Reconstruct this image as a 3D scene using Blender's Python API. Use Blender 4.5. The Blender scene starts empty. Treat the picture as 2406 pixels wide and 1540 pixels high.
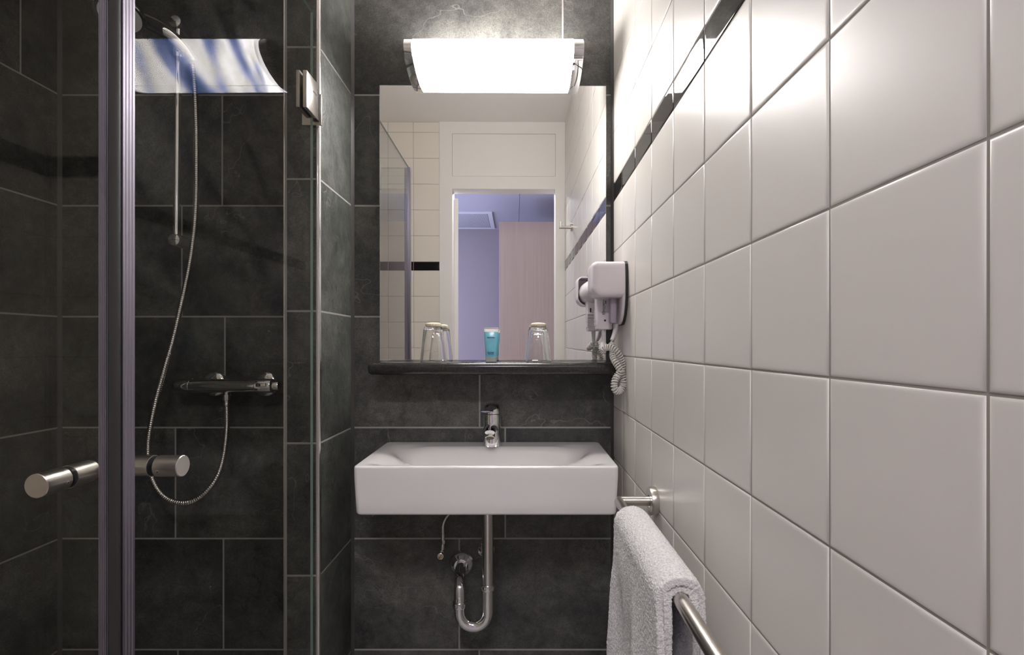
import bpy, bmesh, math, random
from mathutils import Vector, Matrix, Quaternion
random.seed(7)
sc = bpy.context.scene
PI = math.pi

# ------------------------------------------------------------------ camera
F, CX, CY, CZ = 1169.0, 1223.0, 812.0, 1.15      # focal length and principal point (pixels of 2406x1540), eye height
cd = bpy.data.cameras.new('camera'); cam = bpy.data.objects.new('camera', cd)
sc.collection.objects.link(cam)
cam.location = (0, 0, CZ); cam.rotation_euler = (PI/2, 0, 0)
cd.sensor_fit = 'HORIZONTAL'; cd.sensor_width = 36; cd.lens = 36*F/2406
cd.shift_x = -(CX-1203)/2406; cd.shift_y = (CY-770)/2406
cd.clip_start = 0.01
sc.camera = cam

# ------------------------------------------------------------------ world, exposure, lights
LAMP_EMISSION = 8.6
w = bpy.data.worlds.new('world'); sc.world = w; w.use_nodes = True
w.node_tree.nodes['Background'].inputs[0].default_value = (0.5, 0.6, 0.9, 1)
w.node_tree.nodes['Background'].inputs[1].default_value = 0.3
vs = sc.view_settings
vs.view_transform = 'Standard'; vs.look = 'None'; vs.gamma = 1; vs.use_curve_mapping = False
vs.exposure = 2.0
sc.cycles.use_denoising = True
sc.cycles.max_bounces = 14; sc.cycles.diffuse_bounces = 8; sc.cycles.glossy_bounces = 8
sc.cycles.transparent_max_bounces = 24; sc.cycles.transmission_bounces = 12
sc.cycles.sample_clamp_indirect = 8

def area_light(name, loc, target, sx, sy, power, col, spread=None):
    ld = bpy.data.lights.new(name, 'AREA'); ld.shape = 'RECTANGLE'; ld.size = sx; ld.size_y = sy
    ld.energy = power; ld.color = col
    o = bpy.data.objects.new(name, ld); sc.collection.objects.link(o); o.location = loc
    o.rotation_euler = (Vector(target)-Vector(loc)).to_track_quat('-Z', 'Y').to_euler()
    if spread: ld.spread = math.radians(spread)
    return o
# daylight of the blue-lit hallway from an unseen window, also added as fill
area_light('window_daylight', (-2.15, -1.3, 1.35), (0.6, -0.9, 1.25), 1.2, 1.5, 18, (0.60, 0.65, 1.0))
# added fill light at the hallway ceiling, unseen, aimed in through the bathroom door
area_light('hallway_fill', (-0.08, -0.50, 2.33), (-0.10, 0.75, 0.9), 0.5, 0.4, 4.2, (1.0, 0.96, 0.98), 150)

# ------------------------------------------------------------------ material helpers
def mat(name):
    m = bpy.data.materials.new(name); m.use_nodes = True
    nt = m.node_tree; nt.nodes.clear()
    out = nt.nodes.new('ShaderNodeOutputMaterial')
    return m, nt, out
def N(nt, t, **kw):
    n = nt.nodes.new(t)
    for k, v in kw.items():
        if k in n.inputs: n.inputs[k].default_value = v
        else: setattr(n, k, v)
    return n
def pbsdf(name, col, rough=0.5, metal=0.0, spec=0.5, bump=None, **kw):
    m, nt, out = mat(name)
    b = N(nt, 'ShaderNodeBsdfPrincipled')
    b.inputs['Base Color'].default_value = (*col, 1); b.inputs['Roughness'].default_value = rough
    b.inputs['Metallic'].default_value = metal; b.inputs['Specular IOR Level'].default_value = spec
    for k, v in kw.items():
        b.inputs[k.replace('_', ' ')].default_value = v
    nt.links.new(b.outputs[0], out.inputs[0])
    if bump:
        sc_, st, dist = bump
        tc = N(nt, 'ShaderNodeTexCoord'); no = N(nt, 'ShaderNodeTexNoise', Scale=sc_, Detail=3.0)
        bp = N(nt, 'ShaderNodeBump', Strength=st, Distance=dist)
        nt.links.new(tc.outputs['Object'], no.inputs['Vector']); nt.links.new(no.outputs[0], bp.inputs['Height'])
        nt.links.new(bp.outputs[0], b.inputs['Normal'])
    return m
def ramp(nt, src, stops):
    r = N(nt, 'ShaderNodeValToRGB'); cr = r.color_ramp
    while len(cr.elements) < len(stops): cr.elements.new(0.5)
    for e, (p, c) in zip(cr.elements, stops):
        e.position = p; e.color = (*c, 1) if len(c) == 3 else c
    nt.links.new(src, r.inputs[0]); return r
def mixc(nt, fac, a, b, mode='MIX'):
    x = N(nt, 'ShaderNodeMix', data_type='RGBA', blend_type=mode)
    for s, i in ((fac, 0), (a, 6), (b, 7)):
        if isinstance(s, (int, float)): x.inputs[i].default_value = s
        elif isinstance(s, tuple): x.inputs[i].default_value = (*s, 1)
        else: nt.links.new(s, x.inputs[i])
    return x.outputs[2]

def slate_mat(name='slate_tile', lo=(0.044, 0.045, 0.046), hi=(0.126, 0.124, 0.118), bumpk=1.0):
    m, nt, out = mat(name)
    tc = N(nt, 'ShaderNodeTexCoord'); at = N(nt, 'ShaderNodeAttribute', attribute_name='tile_seed')
    mul = N(nt, 'ShaderNodeVectorMath', operation='SCALE'); mul.inputs[3].default_value = 9.0
    nt.links.new(at.outputs['Color'], mul.inputs[0])
    add = N(nt, 'ShaderNodeVectorMath', operation='ADD')
    nt.links.new(tc.outputs['Object'], add.inputs[0]); nt.links.new(mul.outputs[0], add.inputs[1])
    V = add.outputs[0]
    def noise(s, d=4.0, r=0.55, dist=0.0, off=0.0):
        n = N(nt, 'ShaderNodeTexNoise', Scale=s, Detail=d, Roughness=r, Distortion=dist)
        if off:
            a = N(nt, 'ShaderNodeVectorMath', operation='ADD'); a.inputs[1].default_value = (off, off*1.7, off*0.6)
            nt.links.new(V, a.inputs[0]); nt.links.new(a.outputs[0], n.inputs[0])
        else: nt.links.new(V, n.inputs[0])
        return n.outputs[0]
    def vein(s, wdt, off, d=3.0, dist=0.6):
        n = noise(s, d, 0.6, dist, off)
        sb = N(nt, 'ShaderNodeMath', operation='SUBTRACT'); sb.inputs[1].default_value = 0.5; nt.links.new(n, sb.inputs[0])
        ab = N(nt, 'ShaderNodeMath', operation='ABSOLUTE'); nt.links.new(sb.outputs[0], ab.inputs[0])
        mr = N(nt, 'ShaderNodeMapRange'); mr.inputs[1].default_value = 0; mr.inputs[2].default_value = wdt
        mr.inputs[3].default_value = 1; mr.inputs[4].default_value = 0
        nt.links.new(ab.outputs[0], mr.inputs[0]); return mr.outputs[0]
    def mask(s, a, b, off):
        r = ramp(nt, noise(s, 2.0, 0.5, 0, off), [(a, (0, 0, 0)), (b, (1, 1, 1))]); return r.outputs[0]
    base = ramp(nt, noise(3.2, 6, 0.62), [(0.32, lo), (0.68, hi)]).outputs[0]
    fine = ramp(nt, noise(38, 5, 0.7, 0, 3.1), [(0.3, (0.72, 0.72, 0.72)), (0.7, (1.25, 1.25, 1.22))]).outputs[0]
    c = mixc(nt, 1.0, base, fine, 'MULTIPLY')
    c = mixc(nt, 1.0, c, ramp(nt, noise(10, 5, 0.65, 0.8, 9.3), [(0.35, (0.78, 0.78, 0.79)), (0.62, (1.2, 1.2, 1.17))]).outputs[0], 'MULTIPLY')
    c = mixc(nt, 1.0, c, ramp(nt, noise(420, 2, 0.6, 0, 6.6), [(0.30, (0.62, 0.62, 0.64)), (0.70, (1.36, 1.36, 1.32))]).outputs[0], 'MULTIPLY')
    def mulf(a, b):
        x = N(nt, 'ShaderNodeMath', operation='MULTIPLY'); nt.links.new(a, x.inputs[0])
        if isinstance(b, float): x.inputs[1].default_value = b
        else: nt.links.new(b, x.inputs[1])
        return x.outputs[0]
    v1 = mulf(mulf(vein(1.7, 0.0022, 5.3, 5.0, 0.35), mask(1.8, 0.46, 0.58, 8.1)), 0.8)
    v2 = mulf(mulf(vein(4.2, 0.0036, 13.7, 5.0, 0.5), mask(2.6, 0.50, 0.62, 2.2)), 0.28)
    dk = mulf(mulf(vein(9, 0.03, 21.0, 5.0, 0.4), mask(3.0, 0.50, 0.66, 17.0)), 0.5)
    c = mixc(nt, dk, c, (0.012, 0.013, 0.014))
    c = mixc(nt, v1, c, (0.20, 0.20, 0.195)); c = mixc(nt, v2, c, (0.17, 0.17, 0.165))
    sp = N(nt, 'ShaderNodeTexVoronoi', Scale=60.0); nt.links.new(V, sp.inputs[0])
    sr = ramp(nt, sp.outputs['Distance'], [(0.05, (1, 1, 1)), (0.11, (0, 0, 0))]).outputs[0]
    c = mixc(nt, mulf(mulf(sr, mask(14, 0.56, 0.62, 31.0)), 0.5), c, (0.16, 0.16, 0.155))
    b = N(nt, 'ShaderNodeBsdfPrincipled'); b.inputs['Specular IOR Level'].default_value = 0.42
    nt.links.new(c, b.inputs['Base Color'])
    rr = ramp(nt, noise(12, 4, 0.6, 0, 1.1), [(0.3, (0.34,)*3), (0.7, (0.52,)*3)]).outputs[0]
    nt.links.new(rr, b.inputs['Roughness'])
    bp = N(nt, 'ShaderNodeBump', Strength=0.35*bumpk, Distance=0.002)
    nt.links.new(noise(55, 6, 0.68, 0.3, 4.4), bp.inputs['Height'])
    bp2 = N(nt, 'ShaderNodeBump', Strength=0.25*bumpk, Distance=0.004)
    nt.links.new(noise(14, 4, 0.6, 0.5, 7.4), bp2.inputs['Height']); nt.links.new(bp.outputs[0], bp2.inputs['Normal'])
    nt.links.new(bp2.outputs[0], b.inputs['Normal'])
    nt.links.new(b.outputs[0], out.inputs[0]); return m

def thin_glass(name, tint=(0.985, 0.994, 0.988), refl=0.6, streaks=True):
    m, nt, out = mat(name)
    tr = N(nt, 'ShaderNodeBsdfTransparent'); tr.inputs[0].default_value = (*tint, 1)
    gl = N(nt, 'ShaderNodeBsdfGlossy'); gl.inputs['Roughness'].default_value = 0.0
    if streaks:   # stress pattern of toughened glass
        tc = N(nt, 'ShaderNodeTexCoord'); m0 = N(nt, 'ShaderNodeMapping'); mp = N(nt, 'ShaderNodeMapping')
        m0.inputs['Rotation'].default_value = (math.radians(39), 0, 0); mp.inputs['Scale'].default_value = (1, 8, 24)
        no = N(nt, 'ShaderNodeTexNoise', Scale=1.0, Detail=1.2, Roughness=0.45, Distortion=0.7)
        nt.links.new(tc.outputs['Object'], m0.inputs[0]); nt.links.new(m0.outputs[0], mp.inputs[0]); nt.links.new(mp.outputs[0], no.inputs['Vector'])
        r = ramp(nt, no.outputs[0], [(0.37, (0.006, 0.010, 0.024)), (0.45, (0.040, 0.046, 0.085)), (0.52, (0.088, 0.086, 0.080)), (0.61, (0.135, 0.135, 0.140))])
        lw = N(nt, 'ShaderNodeLayerWeight', Blend=0.5)      # the pattern shows near the polarising angle and fades towards grazing
        lr = ramp(nt, lw.outputs['Facing'], [(0.28, (1, 1, 1)), (0.37, (0, 0, 0)), (0.58, (0, 0, 0)), (0.80, (1, 1, 1))])
        nt.links.new(mixc(nt, lr.outputs[0], r.outputs[0], (refl, refl, refl)), gl.inputs[0])
    else: gl.inputs[0].default_value = (refl, refl, refl, 1)
    fr = N(nt, 'ShaderNodeFresnel'); ge = N(nt, 'ShaderNodeNewGeometry')      # same Fresnel curve from either side of the face
    ir = N(nt, 'ShaderNodeMapRange'); ir.inputs[3].default_value = 1.5; ir.inputs[4].default_value = 1/1.5
    nt.links.new(ge.outputs['Backfacing'], ir.inputs[0]); nt.links.new(ir.outputs[0], fr.inputs[0])
    mx = N(nt, 'ShaderNodeMixShader')
    nt.links.new(fr.outputs[0], mx.inputs[0]); nt.links.new(tr.outputs[0], mx.inputs[1]); nt.links.new(gl.outputs[0], mx.inputs[2])
    nt.links.new(mx.outputs[0], out.inputs[0]); return m

M = {}
M['slate'] = slate_mat()
M['slate_side'] = slate_mat('slate_tile_rough', (0.044, 0.050, 0.048), (0.126, 0.133, 0.126), 3.6)
M['white_tile'] = pbsdf('white_tile', (0.73, 0.702, 0.660), 0.33, bump=(140, 0.10, 0.0006))
M['cream_tile'] = pbsdf('cream_tile', (0.82, 0.765, 0.69), 0.24, bump=(140, 0.08, 0.0006))
M['black_tile'] = pbsdf('black_tile', (0.012, 0.011, 0.012), 0.03, spec=0.6)
M['grout_dark'] = pbsdf('light_grout', (0.36, 0.345, 0.33), 0.85, bump=(400, 0.3, 0.0005))
M['grout_white'] = pbsdf('beige_grout', (0.36, 0.33, 0.29), 0.9, bump=(400, 0.3, 0.0005))
M['silicone'] = pbsdf('grey_silicone', (0.055, 0.052, 0.052), 0.45)
M['ceiling'] = pbsdf('white_ceiling_paint', (0.88, 0.855, 0.835), 0.8, bump=(200, 0.05, 0.001))
M['floor'] = pbsdf('light_floor_tile', (0.42, 0.41, 0.40), 0.5)
M['frame_paint'] = pbsdf('white_door_paint', (0.84, 0.82, 0.79), 0.45, bump=(90, 0.05, 0.001))
M['groove'] = pbsdf('panel_groove', (0.3, 0.28, 0.26), 0.8)
M['chrome'] = pbsdf('chrome', (0.86, 0.86, 0.87), 0.05, 1.0)
M['chrome_soft'] = pbsdf('satin_chrome', (0.72, 0.70, 0.69), 0.16, 1.0)
M['steel'] = pbsdf('brushed_steel', (0.62, 0.585, 0.54), 0.28, 1.0, bump=(300, 0.04, 0.0003))
M['steel_face'] = pbsdf('brushed_steel_face', (0.50, 0.455, 0.40), 0.5, 1.0)
M['mirror'] = pbsdf('mirror_silver', (0.96, 0.965, 0.96), 0.0, 1.0)
M['mirror_edge'] = pbsdf('polished_mirror_edge', (0.55, 0.6, 0.62), 0.15, 0.5)
M['ceramic'] = pbsdf('white_ceramic', (0.80, 0.785, 0.78), 0.10, Coat_Weight=0.3)
M['plastic'] = pbsdf('white_plastic', (0.78, 0.73, 0.77), 0.22)
M['plastic_in'] = pbsdf('lilac_recess_plastic', (0.42, 0.36, 0.45), 0.4)
M['cord'] = pbsdf('white_cord', (0.66, 0.64, 0.60), 0.35)
M['dark'] = pbsdf('dark_rubber', (0.03, 0.028, 0.03), 0.55)
M['black'] = pbsdf('black_gap', (0.006, 0.006, 0.006), 0.6)
M['print'] = pbsdf('dark_print', (0.07, 0.07, 0.08), 0.6)
M['label_grey'] = pbsdf('silver_label', (0.42, 0.41, 0.42), 0.4)
M['olive'] = pbsdf('aerator_plastic', (0.12, 0.115, 0.05), 0.5)
M['brass'] = pbsdf('brass', (0.55, 0.38, 0.15), 0.3, 1.0)
M['hose'] = pbsdf('hose_metal', (0.70, 0.67, 0.63), 0.20, 1.0)
M['glass_pane'] = thin_glass('shower_glass')
M['glass_edge'] = pbsdf('glass_edge_green', (0.24, 0.32, 0.30), 0.15, spec=0.7)
M['tumbler'] = pbsdf('clear_glass', (1, 1, 1), 0.0, Transmission_Weight=1.0, IOR=1.45)
M['clear_plastic'] = pbsdf('clear_plastic', (0.80, 0.83, 0.80), 0.12, Transmission_Weight=0.45, IOR=1.3)
M['gel'] = pbsdf('blue_gel_tube', (0.22, 0.62, 0.78), 0.18, Subsurface_Weight=0.3, Subsurface_Scale=0.01)
M['tube_white'] = pbsdf('tube_crimp', (0.72, 0.74, 0.74), 0.25)
M['blue_ink'] = pbsdf('blue_ink', (0.01, 0.05, 0.22), 0.5)
M['yellow_ink'] = pbsdf('yellow_ink', (0.45, 0.55, 0.15), 0.5)
M['soap'] = pbsdf('cream_soap_wrap', (0.80, 0.72, 0.56), 0.5, bump=(120, 0.3, 0.002))
M['hall_wall'] = pbsdf('lilac_grey_wall', (0.37, 0.335, 0.345), 0.8, bump=(250, 0.1, 0.001))
M['hall_ceiling'] = pbsdf('hall_ceiling_paint', (0.52, 0.52, 0.58), 0.8)
M['grille'] = pbsdf('grille_metal', (0.75, 0.76, 0.82), 0.5)
M['grille_dark'] = pbsdf('grille_dark', (0.06, 0.06, 0.08), 0.8)

def alu_mat():      # ribbed anodised aluminium profile
    return pbsdf('anodised_aluminium', (0.36, 0.34, 0.415), 0.38, 1.0)
M['alu'] = alu_mat()
def shelf_mat():
    m, nt, out = mat('black_speckled_laminate')
    tc = N(nt, 'ShaderNodeTexCoord'); no = N(nt, 'ShaderNodeTexNoise', Scale=260.0, Detail=2.0)
    nt.links.new(tc.outputs['Object'], no.inputs['Vector'])
    c = ramp(nt, no.outputs[0], [(0.4, (0.022, 0.021, 0.021)), (0.75, (0.045, 0.043, 0.041))])
    b = N(nt, 'ShaderNodeBsdfPrincipled', Roughness=0.17); nt.links.new(c.outputs[0], b.inputs['Base Color'])
    nt.links.new(b.outputs[0], out.inputs[0]); return m
M['shelf'] = shelf_mat()
def wood_mat():
    m, nt, out = mat('pale_grey_wood')
    tc = N(nt, 'ShaderNodeTexCoord'); mp = N(nt, 'ShaderNodeMapping'); mp.inputs['Scale'].default_value = (60, 60, 1.6)
    no = N(nt, 'ShaderNodeTexNoise', Scale=1.0, Detail=5.0, Roughness=0.65)
    nt.links.new(tc.outputs['Object'], mp.inputs[0]); nt.links.new(mp.outputs[0], no.inputs['Vector'])
    c = ramp(nt, no.outputs[0], [(0.3, (0.53, 0.43, 0.355)), (0.7, (0.61, 0.495, 0.415))])
    b = N(nt, 'ShaderNodeBsdfPrincipled', Roughness=0.55); nt.links.new(c.outputs[0], b.inputs['Base Color'])
    nt.links.new(b.outputs[0], out.inputs[0]); return m
M['wood'] = wood_mat()
def towel_mat():
    m, nt, out = mat('white_terry')
    tc = N(nt, 'ShaderNodeTexCoord')
    b = N(nt, 'ShaderNodeBsdfPrincipled', Roughness=0.95); b.inputs['Sheen Weight'].default_value = 0.35
    no = N(nt, 'ShaderNodeTexNoise', Scale=420.0, Detail=3.0, Roughness=0.7); nt.links.new(tc.outputs['Object'], no.inputs['Vector'])
    c = ramp(nt, no.outputs[0], [(0.32, (0.52, 0.51, 0.50)), (0.58, (0.84, 0.83, 0.82))])
    nt.links.new(c.outputs[0], b.inputs['Base Color'])
    bp = N(nt, 'ShaderNodeBump', Strength=0.9, Distance=0.003); nt.links.new(no.outputs[0], bp.inputs['Height'])
    nt.links.new(bp.outputs[0], b.inputs['Normal']); nt.links.new(b.outputs[0], out.inputs[0]); return m
M['towel'] = towel_mat()
def lamp_mat():
    m, nt, out = mat('lit_opal_glass')
    e = N(nt, 'ShaderNodeEmission', Strength=LAMP_EMISSION); e.inputs[0].default_value = (1.0, 0.955, 0.925, 1)
    nt.links.new(e.outputs[0], out.inputs[0]); return m
M['lamp'] = lamp_mat()

# ------------------------------------------------------------------ mesh helpers
def link(o): sc.collection.objects.link(o); return o
def obj(name, bm, ms, parent=None, angle=32, smooth=True):
    bm.normal_update()
    ca = math.cos(math.radians(angle))
    if smooth:
        for f in bm.faces: f.smooth = True
        for e in bm.edges:
            if len(e.link_faces) == 2 and e.link_faces[0].normal.dot(e.link_faces[1].normal) < ca: e.smooth = False
    me = bpy.data.meshes.new(name); bm.to_mesh(me); bm.free()
    for m in (ms if isinstance(ms, (list, tuple)) else [ms]): me.materials.append(m)
    o = link(bpy.data.objects.new(name, me))
    if parent:
        o.parent = parent; o.matrix_parent_inverse = Matrix.Translation(-parent_world(parent))
    return o
def parent_world(p):
    v = Vector(p.location)
    while p.parent: p = p.parent; v = Vector((0, 0, 0)) if False else v
    return ROOT.get(p.name, v)
ROOT = {}
def thing(name, label, cat, loc, group=None):
    o = link(bpy.data.objects.new(name, None)); o.empty_display_size = 0.02
    o.location = loc; ROOT[o.name] = Vector(loc)
    o['label'] = label; o['category'] = cat
    if group: o['group'] = group
    return o
def sub(name, bm, ms, part, **kw):          # a sub-part: part sits under a thing with identity world transform
    o = obj(name, bm, ms, None, **kw); o.parent = part; return o
def tag(o, label, cat, group=None):
    o['label'] = label; o['category'] = cat
    if group: o['group'] = group
    return o
def struct(o): o['kind'] = 'structure'; return o
B = bmesh.new
def add_box(bm, x0, x1, y0, y1, z0, z1, bev=0.0, seg=3, mi=0):
    vs_ = [bm.verts.new((x, y, z)) for x in (x0, x1) for y in (y0, y1) for z in (z0, z1)]
    fs = []
    for idx in ((0, 1, 3, 2), (4, 6, 7, 5), (0, 4, 5, 1), (2, 3, 7, 6), (0, 2, 6, 4), (1, 5, 7, 3)):
        f = bm.faces.new([vs_[i] for i in idx]); f.material_index = mi; fs.append(f)
    if bev > 0:
        es = list({e for f in fs for e in f.edges})
        bmesh.ops.bevel(bm, geom=es, offset=bev, segments=seg, profile=0.5, affect='EDGES')
    return bm
def frame_from(t):
    t = t.normalized(); a = Vector((0, 0, 1)) if abs(t.z) < 0.9 else Vector((1, 0, 0))
    u = t.cross(a).normalized(); v = t.cross(u).normalized(); return u, v
def add_rings(bm, rings, close=True, caps=(True, True), mi=0):
    R = [[bm.verts.new(p) for p in r] for r in rings]; n = len(R[0])
    for a, b in zip(R, R[1:]):
        for i in range(n if close else n-1):
            j = (i+1) % n
            f = bm.faces.new((a[i], a[j], b[j], b[i])); f.material_index = mi
    if close and caps[0]: f = bm.faces.new(R[0][::-1]); f.material_index = mi
    if close and caps[1]: f = bm.faces.new(R[-1]); f.material_index = mi
    return R
def add_tube(bm, pts, r, seg=16, caps=(True, True), mi=0, up=None, sx=1.0):
    pts = [Vector(p) for p in pts]; n = len(pts)
    rs = r if isinstance(r, (list, tuple)) else [r]*n
    T = []
    for i in range(n):
        a = pts[max(0, i-1)]; b = pts[min(n-1, i+1)]; T.append((b-a).normalized() if (b-a).length > 1e-9 else (T[-1] if T else Vector((0,0,1))))
    u, v = frame_from(T[0])
    if up: v = Vector(up); u = v.cross(T[0]).normalized(); v = T[0].cross(u).normalized()
    rings = []
    for i in range(n):
        if i:
            q = T[i-1].rotation_difference(T[i]); u = q @ u; v = q @ v
        rings.append([pts[i] + (u*math.cos(2*PI*k/seg)*sx + v*math.sin(2*PI*k/seg))*rs[i] for k in range(seg)])
    add_rings(bm, rings, True, caps, mi); return bm
def add_lathe(bm, prof, org, axis=(0, 0, 1), seg=40, mi=0, caps=(True, True)):
    org = Vector(org); ax = Vector(axis).normalized(); u, v = frame_from(ax)
    rings = [[org + ax*h + (u*math.cos(2*PI*k/seg)+v*math.sin(2*PI*k/seg))*max(r, 1e-5) for k in range(seg)] for r, h in prof]
    add_rings(bm, rings, True, caps, mi); return bm
def catmull(pts, per=8):
    P = [Vector(p) for p in pts]; P = [2*P[0]-P[1]] + P + [2*P[-1]-P[-2]]; out = []
    for i in range(1, len(P)-2):
        for k in range(per):
            t = k/per; a, b, c, d = P[i-1:i+3]
            out.append(0.5*((2*b)+(c-a)*t+(2*a-5*b+4*c-d)*t*t+(3*b-a-3*c+d)*t**3))
    out.append(P[-2]); return out
def resample(pts, step):
    out = [pts[0]]; acc = 0.0
    for a, b in zip(pts, pts[1:]):
        L = (b-a).length
        while acc + L >= step and L > 1e-9:
            t = (step-acc)/L; a = a + (b-a)*t; out.append(a.copy()); L = (b-a).length; acc = 0
        acc += L
    return out
def at(px, py, Y):                            # a point of the place seen at that pixel, Y metres in front of the eye
    return Vector(((px-CX)/F*Y, Y, CZ + (CY-py)/F*Y))
def text_mesh(name, s, size, mtx, m, parent, ext=0.0002, sub_of=None, bold=0.0):
    cu = bpy.data.curves.new(name, 'FONT'); cu.body = s; cu.size = size; cu.align_x = 'CENTER'; cu.align_y = 'CENTER'
    cu.extrude = ext; cu.offset = bold; cu.resolution_u = 3
    t = bpy.data.objects.new(name, cu); sc.collection.objects.link(t)
    me = bpy.data.meshes.new_from_object(t, depsgraph=bpy.context.evaluated_depsgraph_get())
    bpy.data.objects.remove(t); bpy.data.curves.remove(cu)
    me.transform(mtx); me.materials.clear(); me.materials.append(m); me.name = name
    o = link(bpy.data.objects.new(name, me))
    o.parent = parent
    if sub_of is None: o.matrix_parent_inverse = Matrix.Translation(-parent_world(parent))
    return o
FRONT = Matrix(((1, 0, 0, 0), (0, 0, 1, 0), (0, 1, 0, 0), (0, 0, 0, 1)))   # text plane XY -> XZ facing -Y
FRONT = Matrix.Rotation(PI/2, 4, 'X')

# ------------------------------------------------------------------ tiled walls
def tile_wall(name, O, U, V, Nn, ext, tiles, ms, prof, grout_h, thick, seed=0):
    """tiles: (u0,u1,v0,v1,material index); prof: [(inset, height)]; ext: outline of the grout bed (u0,u1,v0,v1)"""
    rnd = random.Random(seed)
    O, U, V, Nn = map(Vector, (O, U, V, Nn)); bm = B(); lay = bm.loops.layers.float_color.new('tile_seed')
    def P(u, v, h): return O + U*u + V*v + Nn*h
    u0, u1, v0, v1 = ext
    cs = [[bm.verts.new(P(u, v, h)) for u, v in ((u0, v0), (u1, v0), (u1, v1), (u0, v1))] for h in (-thick, grout_h)]
    fs = [bm.faces.new(cs[1]), bm.faces.new(cs[0][::-1])]
    for i in range(4):
        j = (i+1) % 4; fs.append(bm.faces.new((cs[0][i], cs[0][j], cs[1][j], cs[1][i])))
    for f in fs: f.material_index = 0
    for (a, b, c, d, mi) in tiles:
        if b-a < 0.004 or d-c < 0.004: continue
        sd = (rnd.random(), rnd.random(), rnd.random(), 1); R = []
        tl = [rnd.uniform(-1, 1)*0.00012 for _ in range(2)]
        for ins, h in prof:
            R.append([bm.verts.new(P(u, v, h + tl[0]*(1 if u > (a+b)/2 else -1) + tl[1]*(1 if v > (c+d)/2 else -1)))
                      for u, v in ((a+ins, c+ins), (b-ins, c+ins), (b-ins, d-ins), (a+ins, d-ins))])
        nf = []
        for q, r in zip(R, R[1:]):
            for i in range(4):
                j = (i+1) % 4; nf.append(bm.faces.new((q[i], q[j], r[j], r[i])))
        nf.append(bm.faces.new(R[-1]))
        for f in nf:
            f.material_index = mi
            for lp in f.loops: lp[lay] = sd
    bmesh.ops.recalc_face_normals(bm, faces=bm.faces)
    return struct(obj(name, bm, ms, angle=60))
D = 1.41                       # mirror wall
XR, XP, XPL, XL, XLR = 0.263, -0.478, -0.5617, -1.306, -1.14
YP = 1.183                     # partition front
CEIL = 2.385
rows = [-0.03, 0.287, 0.602, 0.917, 1.2315, 1.546, 1.860, 2.175, CEIL]
FLAT = [(0.0, -0.0006), (0.0004, -0.0001), (0.0010, 0.0)]
G = 0.0021
def dark_tiles(ua, ub, joints, L=0.608):
    out = []
    for k in range(len(rows)-1):
        c, d = rows[k]+G, rows[k+1]-(G if k < len(rows)-2 else 0); j = joints[k] if joints[k] is not None else ua+L*0.5
        us = [j + L*n for n in range(-5, 6)]
        us = [ua] + [u for u in us if ua+0.012 < u < ub-0.012] + [ub]
        for a, b in zip(us, us[1:]):
            out.append((a+(G if a != ua else 0.004), b-(G if b != ub else 0.004), max(c, 0), d, 1))
    return out
jb = [-0.117, -0.1737, -0.0434, -0.1158, 0.02, -0.15, 0.1194, -0.1]
js = [-0.971, -0.842, -0.978, -0.838, -0.960, -0.8455, -1.137, -0.85]
DM = [M['grout_dark'], M['slate']]
tile_wall('wall_back', (0, D, 0), (1, 0, 0), (0, 0, 1), (0, -1, 0), (XP-0.03, XR+0.08, 0, CEIL), dark_tiles(XP, XR, jb), DM, FLAT, -0.0004, 0.08, 3)
tile_wall('wall_back_shower', (0, D, 0), (1, 0, 0), (0, 0, 1), (0, -1, 0), (XL-0.08, XP-0.03, 0, CEIL), dark_tiles(XL, XPL+0.03, js), DM, FLAT, -0.0004, 0.08, 11)
tile_wall('wall_left', (XL, 0, 0), (0, -1, 0), (0, 0, 1), (1, 0, 0), (-D, -0.62, 0, CEIL), dark_tiles(-D, -0.62, [-1.0, -0.95, -1.0, -0.98, -1.02, -0.97, -1.30, -1.0]), DM, FLAT, -0.0004, 0.08, 21)
# partition between shower and washbasin: three tiled faces on one core
PM = [M['grout_dark'], M['slate'], M['slate_side']]
def partition():
    ts = [(a, b, c, d, 2) for a, b, c, d, _ in dark_tiles(YP+0.006, D, [2.2]*8, 3)]
    side = tile_wall('wall_partition', (XP, 0, 0), (0, 1, 0), (0, 0, 1), (1, 0, 0), (YP+0.0045, D, 0, CEIL), ts, PM, FLAT, -0.0004, 0.0836, 31)
    fr = tile_wall('wall_partition_front', (0, YP, 0), (1, 0, 0), (0, 0, 1), (0, -1, 0), (XPL+0.0006, XP-0.0008, 0, CEIL), [(a, b, c, d, 1) for a, b, c, d, _ in dark_tiles(XPL+0.002, XP-0.004, [2.2]*8, 3)], PM, FLAT, -0.0004, 0.004, 32)
partition()
# white tile walls with the black listello
wz = [1.1225-0.1445*n for n in range(8, 0, -1)] + [1.1225, 1.267, 1.4115, 1.556, 1.606, 1.7505, 1.895, 2.0395, 2.184, 2.3285, CEIL]
wz = [0.0] + [z for z in wz if z > 0.01]
PIL = [(0.0, -0.0016), (0.0004, -0.0009), (0.0011, -0.0004), (0.0022, -0.00012), (0.0042, -0.00001), (0.0060, 0.0)]
g2 = 0.0008
def white_tiles(us, mi=1):
    out = []
    for c, d in zip(wz, wz[1:]):
        m_ = 2 if abs(c-1.556) < 1e-4 else mi
        for a, b in zip(us, us[1:]): out.append((a+g2, b-g2, c+g2, d-g2, m_))
    return out
WM = [M['grout_white'], M['white_tile'], M['black_tile'], M['cream_tile']]
yj = [0.0] + [0.1373+0.1437*k for k in range(9)] + [D]
tile_wall('wall_right', (XR, 0, 0), (0, 1, 0), (0, 0, 1), (-1, 0, 0), (0, D, 0, CEIL), white_tiles(yj), WM, PIL, -0.0012, 0.08, 41)
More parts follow.
